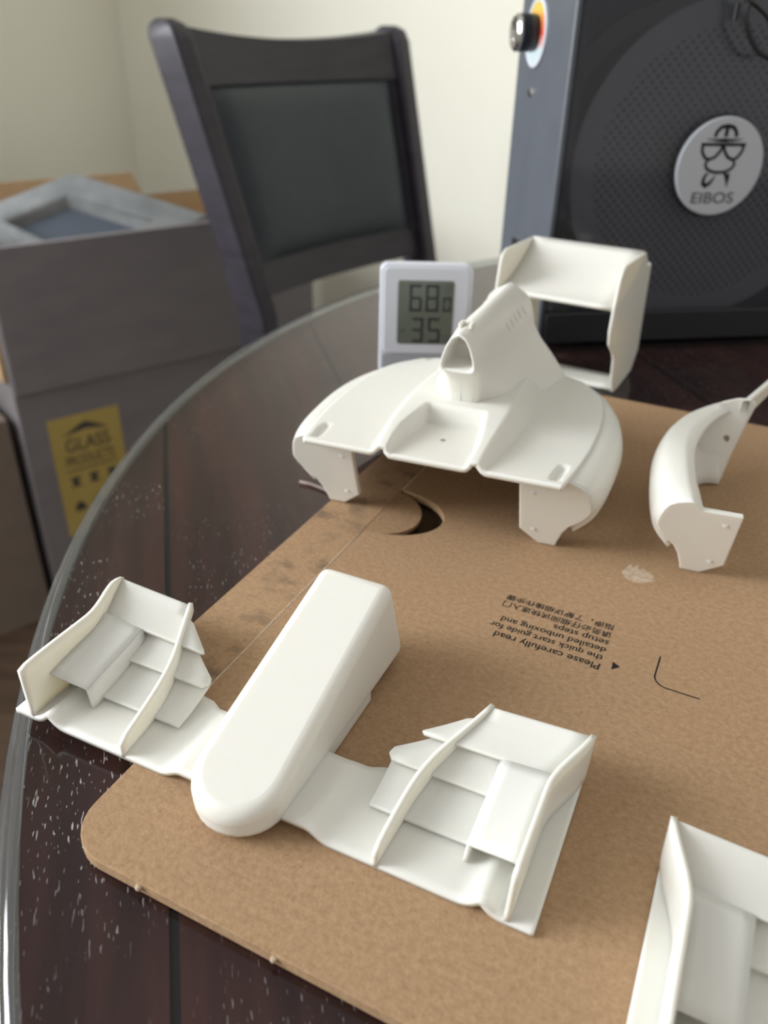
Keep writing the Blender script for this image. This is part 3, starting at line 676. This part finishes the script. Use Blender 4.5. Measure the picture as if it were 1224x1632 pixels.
# ------------------------------------------------------------------ filament scrap on the glass
tag(tube('filament_scrap', [(-0.0392, 0.3240, 0.0012), (-0.034, 0.3222, 0.0011), (-0.029, 0.3190, 0.0010), (-0.0255, 0.3160, 0.0010), (-0.0235, 0.3150, 0.0010)], 0.0008, 'scrap'), 'thin brown scrap of filament on the table by the cardboard edge', 'filament scrap')

# ------------------------------------------------------------------ filament dryer
DZ = math.radians(10.0)
dry = thing('filament_dryer', 'charcoal filament dryer box with a clear door and a round knob display on its side', 'filament dryer', (0.0995, 0.5257, 0.0), DZ)
DW, DD, DH, th_ = 0.222, 0.098, 0.226, 0.004
shell = [('side_panel', 0, th_, 0.0, DD, 0.0, DH), ('side_panel', DW-th_, DW, 0.0, DD, 0.0, DH), ('top_panel', th_, DW-th_, 0.004, DD, DH-th_, DH), ('bottom_panel', th_, DW-th_, 0.004, DD, 0.0, 0.006), ('back_panel', th_, DW-th_, DD-th_, DD, 0.006, DH-th_)]
for nme, x0, x1, y0, y1, z0, z1 in shell:
    box(nme, x0, x1, y0, y1, z0, z1, 'dryer', dry, bev=0.0014 if nme == 'side_panel' else 0.0)
# clear door with a raised dark lower rail
dr = box('clear_door', th_+0.0006, DW-th_-0.0006, 0.0010, 0.0034, 0.0220, DH-0.0006, 'door', dry)
box('door_rail', th_+0.0006, DW-th_-0.0006, -0.0005, 0.0040, 0.0004, 0.0215, 'dryer_dark', dry, bev=0.0012)
for x0 in (th_+0.0008, DW-th_-0.0068): box('door_stile', x0, x0+0.006, 0.0040, 0.0075, 0.022, DH-0.006, 'dryer_dark', dry)
# lettered hub cap on the door
HC = Vector((0.1050, 0, 0.1120))
cap = lathe('hub_cap', [(0.0, -0.0010), (0.0280, -0.0010), (0.0288, -0.0016), (0.0288, -0.0016)], 'hubcap', dry, n=72, axis='Y', center=(HC.x, -0.0004, HC.z))
lathe('hub_boss', [(0.0300, 0.0009), (0.0300, -0.0006), (0.0290, -0.0012), (0.0, -0.0012)], 'dryer_dark', dry, n=64, axis='Y', center=(HC.x, 0.0, HC.z))
capf = lathe('hub_cap_face', [(0.0, -0.0030), (0.0278, -0.0030), (0.0286, -0.0024), (0.0286, -0.0012), (0.0, -0.0012)], 'hubcap', dry, n=72, axis='Y', center=(HC.x, 0.0, HC.z))
bpy.data.objects.remove(cap)
def h3(x, y, l): return (HC.x+x/1000, -0.00302-l, HC.z+y/1000)
ST = lambda pts, w: ribbon('logo_stroke', pts, [x*1.3 for x in w] if isinstance(w, list) else w*1.25, 'ink', capf, h3, 0.00004)
ST([(-7.6, 17.2), (-7.0, 20.0), (-4.6, 22.6), (-0.6, 23.4), (3.4, 22.6), (5.8, 20.0), (6.4, 17.2)], 1.9)
ST([(-0.6, 23.0), (-0.6, 17.2)], 2.0)
ST([(-13.2, 16.2), (-7, 15.7), (-0.8, 15.6), (6, 15.7), (11.6, 16.2)], [0.2, 0.8, 1.3, 0.8, 0.2])
ST([(-12.0, 15.0), (-6, 14.5), (-0.8, 14.4), (5, 14.5), (10.4, 15.0)], [0.1, 0.4, 0.6, 0.4, 0.1])
ST([(-15.6, 13.0), (-0.8, 12.8), (14.0, 13.0)], 1.5)
ST([(-14.6, 13.0), (-14.2, 9.0), (-11.8, 5.6), (-8.6, 4.4), (-5.0, 5.8), (-2.4, 9.0), (-0.8, 12.8)], 1.6)
ST([(12.8, 13.0), (12.2, 9.0), (10.0, 5.6), (7.0, 4.4), (3.6, 5.8), (0.8, 9.0), (-0.8, 12.8)], 1.6)
ST([(-9.6, 4.0), (-10.4, 1.6), (-9.0, -0.8), (-5.0, -2.6), (-0.5, -3.0), (4.0, -2.6), (7.6, -0.8), (9.2, 1.6), (8.2, 3.8)], 1.5)
ST([(-7.6, -3.2), (-9.4, -6.0), (-9.4, -9.4), (-7.6, -10.8), (-5.0, -9.4), (-3.0, -6.6), (-2.2, -4.2)], [1.2, 1.6, 2.2, 2.4, 1.8, 1.0, 0.3])
ST([(3.2, -3.2), (5.4, -5.0), (6.6, -8.0), (7.0, -11.6)], [0.8, 2.0, 1.6, 0.3])
ST([(6.4, -3.4), (7.0, -6.0), (7.2, -9.0)], [1.4, 1.2, 0.4])
text_mesh('logo_lettering', 'EIBOS', 0.0285, (HC.x-0.0150, -0.00304, HC.z-0.0212), (1, 0, 0), (0, 0, 1), 'label_ink', capf, height=0.0066, bold=0.01)
# knob and round screen on the left side
ks = lathe('round_screen', [(0.0, -0.0012), (0.0170, -0.0012), (0.0170, 0.0), (0.0, 0.0)], 'screen', dry, n=56, axis='X')
ks.location = (0.0, 0.0625, 0.1812)
lathe('screen_bezel', [(0.0170, 0.0), (0.0170, -0.0014), (0.0182, -0.0018), (0.0192, -0.0014), (0.0192, 0.0)], 'shell', dry, n=56, axis='X', center=(0.0, 0.0625, 0.1812)).data
kn = lathe('knob', [(0.0, -0.0012), (0.0100, -0.0012), (0.0105, -0.0030), (0.0105, -0.0125), (0.0, -0.0125)], 'knob', dry, n=40, axis='X', center=(0.0, 0.0625, 0.1812))
lathe('knob_cap', [(0.0104, -0.0125), (0.0104, -0.0142), (0.0088, -0.0156), (0.0084, -0.0140), (0.0, -0.0136)], 'chrome', kn, n=40, axis='X', center=(0.0, 0.0625, 0.1812))
lathe('screw', [(0.0, -0.0012), (0.0022, -0.0012), (0.0028, 0.0), (0.0, 0.0)], 'chrome', dry, n=18, axis='X', center=(0.0, 0.0640, 0.1480))
box('vent_slot', -0.0006, 0.0002, 0.050, 0.070, 0.048, 0.056, 'dryer_dark', dry)
lathe('filament_port', [(0.0, 0.0), (0.0016, 0.0), (0.0016, 0.0085), (0.0, 0.0085)], 'knob', dry, n=16, center=(0.0946, -0.0022, 0.1895))
# spool inside
sp = thing('filament_spool', 'dark perforated filament spool inside the dryer behind its clear door', 'spool', (0.0995, 0.5257, 0.0), DZ)
SC = (0.111, 0.0, 0.108)
fl_ = lathe('flange', [(0.026, 0.0), (0.096, 0.0), (0.0965, 0.0012), (0.096, 0.0024), (0.026, 0.0024)], 'flange', sp, n=96, axis='Y'); fl_.location = (SC[0], 0.014, SC[2])
fb_ = lathe('flange', [(0.026, 0.0), (0.096, 0.0), (0.0965, 0.0012), (0.096, 0.0024), (0.026, 0.0024)], 'flange', sp, n=96, axis='Y'); fb_.location = (SC[0], 0.076, SC[2])
lathe('wound_filament', [(0.027, 0.0), (0.084, 0.0), (0.0850, 0.002), (0.0850, 0.0572), (0.084, 0.0592), (0.027, 0.0592)], 'filament', sp, n=72, axis='Y', center=(SC[0], 0.0166, SC[2]))
lathe('hub', [(0.0, -0.001), (0.027, -0.001), (0.027, 0.066), (0.0, 0.066)], 'dryer_dark', sp, n=48, axis='Y', center=(SC[0], 0.0135, SC[2]))
# loop of black filament hanging in front of the door
def d3(x, z, y=-0.012):
    c, s = math.cos(DZ), math.sin(DZ); return (0.0995+c*x/1000-s*y, 0.5257+s*x/1000+c*y, z/1000)
loop = [(93, 199.5), (98, 197.8), (103, 195.2), (108, 192), (113, 187), (118, 181), (122, 176), (121, 171.8), (116, 171.6), (111.5, 172.8), (108, 174.5), (104, 178), (100.8, 181.5), (98.4, 185.2), (96.4, 189), (95.4, 194), (95.2, 199), (95.4, 206), (96.0, 216), (97, 224), (99, 229), (103, 229.5)]
lp = [d3(sint([(i, p[0]) for i, p in enumerate(loop)], k*0.25), sint([(i, p[1]) for i, p in enumerate(loop)], k*0.25), -0.012 + (0.026 if k > 76 else 0.0)*min(1, (k-76)/8) if k > 76 else -0.012) for k in range((len(loop)-1)*4+1)]
tag(tube('filament_strand', lp, 0.0013, 'filament'), 'loop of thin black filament hanging down the front of the dryer', 'filament')

# ------------------------------------------------------------------ dining chair
CAZ = math.radians(51.8)
ch = thing('dining_chair', 'dark wooden dining chair with black leather padded back at the table', 'chair', (-0.133, 1.265, FLOOR_Z), CAZ)
HB = 0.21; G0 = -FLOOR_Z                                               # half width of the back; table height in chair frame
def lean(z):                                                            # local y of the back (positive = backwards) at height z above the floor
    return interp([(0.0, 0.07), (0.42, -0.110), (0.60, -0.088), (G0-0.155, -0.078), (G0+0.19, 0.012)], z)
def hb(z): return interp([(0.0, 0.185), (0.45, 0.183), (G0-0.155, 0.184), (G0+0.19, 0.212)], z)/0.21
def curve_back(x): return 0.018*(1-(x/HB)**2)                           # the back bows away from the sitter
ZT = G0+0.188
for s in (-1, 1):
    rows = []
    zs = [0.0, 0.15, 0.3, 0.42, 0.5, 0.6, 0.7, 0.8, 0.88, ZT-0.02, ZT-0.006, ZT]
    for z in zs:
        w = 0.0145 if z < ZT-0.01 else (0.0125 if z < ZT-0.003 else 0.006); y = lean(z); d = 0.026 if z < ZT-0.01 else (0.022 if z < ZT-0.003 else 0.012)
        xc = s*HB*hb(z); rows.append([(xc-w, y-d, z), (xc+w, y-d, z), (xc+w, y+d, z), (xc-w, y+d, z)])
    v = [p for r in rows for p in r]; f = [(0, 1, 2, 3), tuple(len(v)-4+i for i in range(4))]
    for i in range(len(rows)-1):
        for j in range(4): f.append((i*4+j, i*4+(j+1) % 4, i*4+4+(j+1) % 4, i*4+4+j))
    bevel(obj('back_post', v, f, 'chair_wood', ch), 0.005, 3, 40)
def rail(name, z0f, z1f, mat, depth, y_off, nx=16, nz=6, puff=0.0, inset=0.014):
    fr, bk = [], []
    xs = [(-HB+inset)+(2*HB-2*inset)*i/nx for i in range(nx+1)]
    for j in range(nz+1):
        a, b = [], []
        for i, x in enumerate(xs):
            z = z0f(x)+(z1f(x)-z0f(x))*j/nz; y = lean(z)+curve_back(x)+y_off
            pf = puff*(max(0, 1-(2*i/nx-1)**4)**0.5)*(max(0, 1-(2*j/nz-1)**4)**0.5)
            a.append((x*hb(z), y-depth/2-pf, z)); b.append((x*hb(z), y+depth/2, z))
        fr.append(a); bk.append(b)
    v = [p for r in fr for p in r]+[p for r in bk for p in r]; n = nx+1; off = n*(nz+1); f = []
    for j in range(nz):
        for i in range(nx): f += [(j*n+i, j*n+i+1, (j+1)*n+i+1, (j+1)*n+i), (off+j*n+i, off+(j+1)*n+i, off+(j+1)*n+i+1, off+j*n+i+1)]
    for j in range(nz): f += [(j*n, (j+1)*n, off+(j+1)*n, off+j*n), (j*n+nx, off+j*n+nx, off+(j+1)*n+nx, (j+1)*n+nx)]
    for i in range(nx): f += [(i, off+i, off+i+1, i+1), (nz*n+i, nz*n+i+1, off+nz*n+i+1, off+nz*n+i)]
    o = obj(name, v, f, mat, ch, True); o.data.set_sharp_from_angle(angle=math.radians(40)); return o
rail('top_rail', lambda x: G0+0.118, lambda x: G0+0.168+0.014*(x/HB)**2, 'chair_wood', 0.036, 0.0)
rail('back_pad', lambda x: G0-0.0895, lambda x: G0+0.1185, 'leather', 0.026, 0.0, nx=20, nz=16, puff=0.014, inset=0.030)
for s in (-1, 1):
    rows = []
    x0, x1 = s*(HB-0.014), s*(HB-0.029)
    v = []
    for z in (G0-0.095, G0-0.03, G0+0.04, G0+0.122):
        y = lean(z)+curve_back(x0); k0, k1 = x0*hb(z), x1*hb(z); v += [(k0, y-0.014, z), (k1, y-0.014, z), (k1, y+0.013, z), (k0, y+0.013, z)]
    f = [(0, 1, 2, 3), (12, 13, 14, 15)] + [(i*4+j, i*4+(j+1) % 4, i*4+4+(j+1) % 4, i*4+4+j) for i in range(3) for j in range(4)]
    obj('pad_frame', v, f, 'chair_wood', ch)
rail('lower_rail', lambda x: G0-0.132, lambda x: G0-0.090, 'chair_wood', 0.026, 0.0)
sv = [(-0.20, -0.10), (0.20, -0.10), (0.22, -0.50), (-0.22, -0.50)]
flat_prism('seat', sv, 0.415, 0.455, 'chair_wood', ch, bev=0.008); flat_prism('seat_cushion', [(x*0.95, -0.12 if y > -0.2 else -0.49) for x, y in sv], 0.455, 0.49, 'leather', ch, bev=0.012)
for s in (-1, 1): box('front_leg', s*0.195-0.02, s*0.195+0.02, -0.49, -0.45, 0.0, 0.415, 'chair_wood', ch, bev=0.003)

# ------------------------------------------------------------------ open carton on the floor
KA = math.radians(40.0)
ct = thing('carton', 'tall open dark grey carton with a yellow label, on the floor behind the chair', 'box', (-0.577, 1.15, FLOOR_Z), KA)
KW, KD, KH = 0.562, 0.30, -FLOOR_Z-0.098
def two_tone(name, x0, x1, y0, y1, z0, z1, parent=ct, face_in=None):
    o = box(name, x0, x1, y0, y1, z0, z1, 'carton', parent); o.data.materials.append(M['carton_in'])
    if face_in is not None:
        for p in o.data.polygons:
            if p.normal.dot(Vector(face_in)) > 0.9: p.material_index = 1
    return o
t4 = 0.005
two_tone('front_panel', 0, KW, 0, t4, 0, KH, face_in=(0, 1, 0)); two_tone('back_panel', 0, KW, KD-t4, KD, 0, KH, face_in=(0, -1, 0))
two_tone('side_panel', 0, t4, t4, KD-t4, 0, KH, face_in=(1, 0, 0)); two_tone('side_panel', KW-t4, KW, t4, KD-t4, 0, KH, face_in=(-1, 0, 0)); two_tone('bottom_panel', t4, KW-t4, t4, KD-t4, 0, t4, face_in=(0, 0, 1))
# front flap hanging down outside, left flap hanging, back flap standing up
pr = [(0.0, -0.001), (0.0, -0.006), (0.0, -0.006)]
prism('front_flap', [(0.002, -0.0012, KH-0.218), (KW-0.002, -0.0012, KH-0.218), (KW-0.002, -0.0062, KH-0.218), (0.002, -0.0062, KH-0.218)], [(0.002, 0.003, KH+0.003), (KW-0.002, 0.003, KH+0.003), (KW-0.002, -0.005, KH+0.002), (0.002, -0.005, KH+0.002)], 'carton', ct)
lf = prism('left_flap', [(-0.0020, 0.01, KH-0.20), (-0.0020, KD-0.01, KH-0.20), (-0.0080, KD-0.01, KH-0.20), (-0.0080, 0.01, KH-0.20)], [(0.003, 0.008, KH+0.003), (0.003, KD-0.008, KH+0.003), (-0.005, KD-0.008, KH+0.002), (-0.005, 0.008, KH+0.002)], 'carton_in', ct)
prism('back_flap', [(0.0, KD-0.005, KH+0.0005), (0.380, KD-0.005, KH+0.0005), (0.380, KD, KH+0.0005), (0.0, KD, KH+0.0005)], [(0.02, KD+0.004, KH+0.040), (0.366, KD+0.004, KH+0.040), (0.366, KD+0.009, KH+0.040), (0.02, KD+0.009, KH+0.040)], 'carton_in', ct)
# yellow label with printed house, lettering and pictograms
LZ1, LZ0, LX0, LX1 = 0.75-0.3705, 0.75-0.590, 0.0388, 0.1588
lb = box('yellow_label', LX0, LX1, -0.0008, -0.0001, LZ0, LZ1, 'yellow', ct)
lc = (LX0+LX1)/2
def l3(x, z, l): return (x, -0.00085-l, z)
obj('label_roof', [l3(lc-0.040, LZ1-0.034, 2e-4), l3(lc+0.040, LZ1-0.034, 2e-4), l3(lc+0.012, LZ1-0.019, 2e-4), l3(lc, LZ1-0.014, 2e-4), l3(lc-0.012, LZ1-0.019, 2e-4), l3(lc, LZ1-0.027, 2e-4)], [(0, 5, 3, 4), (5, 1, 2, 3)], 'label_ink', lb)
text_mesh('label_lettering', 'GLASS', 0.076, (LX0+0.022, -0.0010, LZ1-0.064), (1, 0, 0), (0, 0, 1), 'label_ink', lb, height=0.024, bold=0.01)
text_mesh('label_lettering', 'PRODUCTS', 0.082, (LX0+0.019, -0.0010, LZ1-0.090), (1, 0, 0), (0, 0, 1), 'label_ink', lb, height=0.019, bold=0.01)
box('label_rule', LX0+0.016, LX1-0.016, -0.0011, -0.0009, LZ1-0.099, LZ1-0.0965, 'label_ink', lb)
for k in range(3):
    for j, zz in enumerate((LZ1-0.128, LZ1-0.175)):
        cx = LX0+0.028+0.032*k
        if j == 0: obj('label_pictogram', [l3(cx-0.009, zz, 2e-4), l3(cx+0.009, zz, 2e-4), l3(cx+0.004, zz+0.009, 2e-4), l3(cx+0.010, zz+0.018, 2e-4), l3(cx-0.010, zz+0.018, 2e-4), l3(cx-0.004, zz+0.009, 2e-4)], [(0, 1, 2, 5), (5, 2, 3, 4)], 'label_ink', lb)
        else: obj('label_pictogram', [l3(cx-0.009, zz, 2e-4), l3(cx+0.009, zz, 2e-4), l3(cx+0.009, zz+0.010, 2e-4), l3(cx, zz+0.020, 2e-4), l3(cx-0.009, zz+0.010, 2e-4)], [(0, 1, 2, 3, 4)], 'label_ink', lb)
# grey foam packing frame lying across the open top
fm = thing('foam_insert', 'grey moulded foam packing frame with a rectangular hole, lying in the open dark carton', 'packing foam', (0, 0, 0))
fz = -0.098
fo = [Vector((-0.520, 1.400, -0.026)), Vector((-0.305, 1.400, -0.088)), Vector((-0.470, 1.262, -0.150)), Vector((-0.655, 1.295, -0.075))]
cen = sum(fo, Vector())/4
fi = [cen + (p-cen)*0.60 + Vector((-0.014, -0.018, -0.006)) for p in fo]
tz = Vector((0, 0, 0.030))
v = [tuple(p) for p in fo] + [tuple(p) for p in fi] + [tuple(p-tz) for p in fo] + [tuple(p-tz) for p in fi]
f = []
for i in range(4):
    k = (i+1) % 4
    f += [(i, k, 4+k, 4+i), (8+i, 12+i, 12+k, 8+k), (i, 8+i, 8+k, k), (4+i, 4+k, 12+k, 12+i)]
bevel(obj('frame', v, f, 'foam', fm), 0.004, 2)
obj('hole_dark_sheet', [tuple(p-tz*0.7+(p-cen)*0.06) for p in fi] + [tuple(p-tz*0.95+(p-cen)*0.06) for p in fi], [(0, 1, 2, 3), (4, 7, 6, 5), (0, 4, 5, 1), (1, 5, 6, 2), (2, 6, 7, 3), (3, 7, 4, 0)], 'hole_dark', fm)  # added dark sheet standing in for the carton's dark interior

fm.location = cen - tz
for c in fm.children: c.location = -(cen - tz)

# ------------------------------------------------------------------ second, plain carton beside the grey one
kc = thing('kraft_carton', 'plain brown cardboard carton on the floor beside the dark grey carton', 'box', (-0.577, 1.15, FLOOR_Z), KA)
X0, X1, Y0, Y1, ZK = -0.30, -0.014, 0.02, 0.22, 0.385
for nme, x0, x1, y0, y1, z0, z1 in (('front_panel', X0, X1, Y0, Y0+0.004, 0, ZK), ('back_panel', X0, X1, Y1-0.004, Y1, 0, ZK), ('side_panel', X0, X0+0.004, Y0+0.004, Y1-0.004, 0, ZK), ('side_panel', X1-0.004, X1, Y0+0.004, Y1-0.004, 0, ZK),
        ('top_flap', X0, X1, Y0, (Y0+Y1)/2-0.001, ZK, ZK+0.004), ('top_flap', X0, X1, (Y0+Y1)/2+0.001, Y1, ZK, ZK+0.004), ('bottom_panel', X0+0.004, X1-0.004, Y0+0.004, Y1-0.004, 0, 0.004)):
    box(nme, x0, x1, y0, y1, z0, z1, 'dull_kraft', kc)
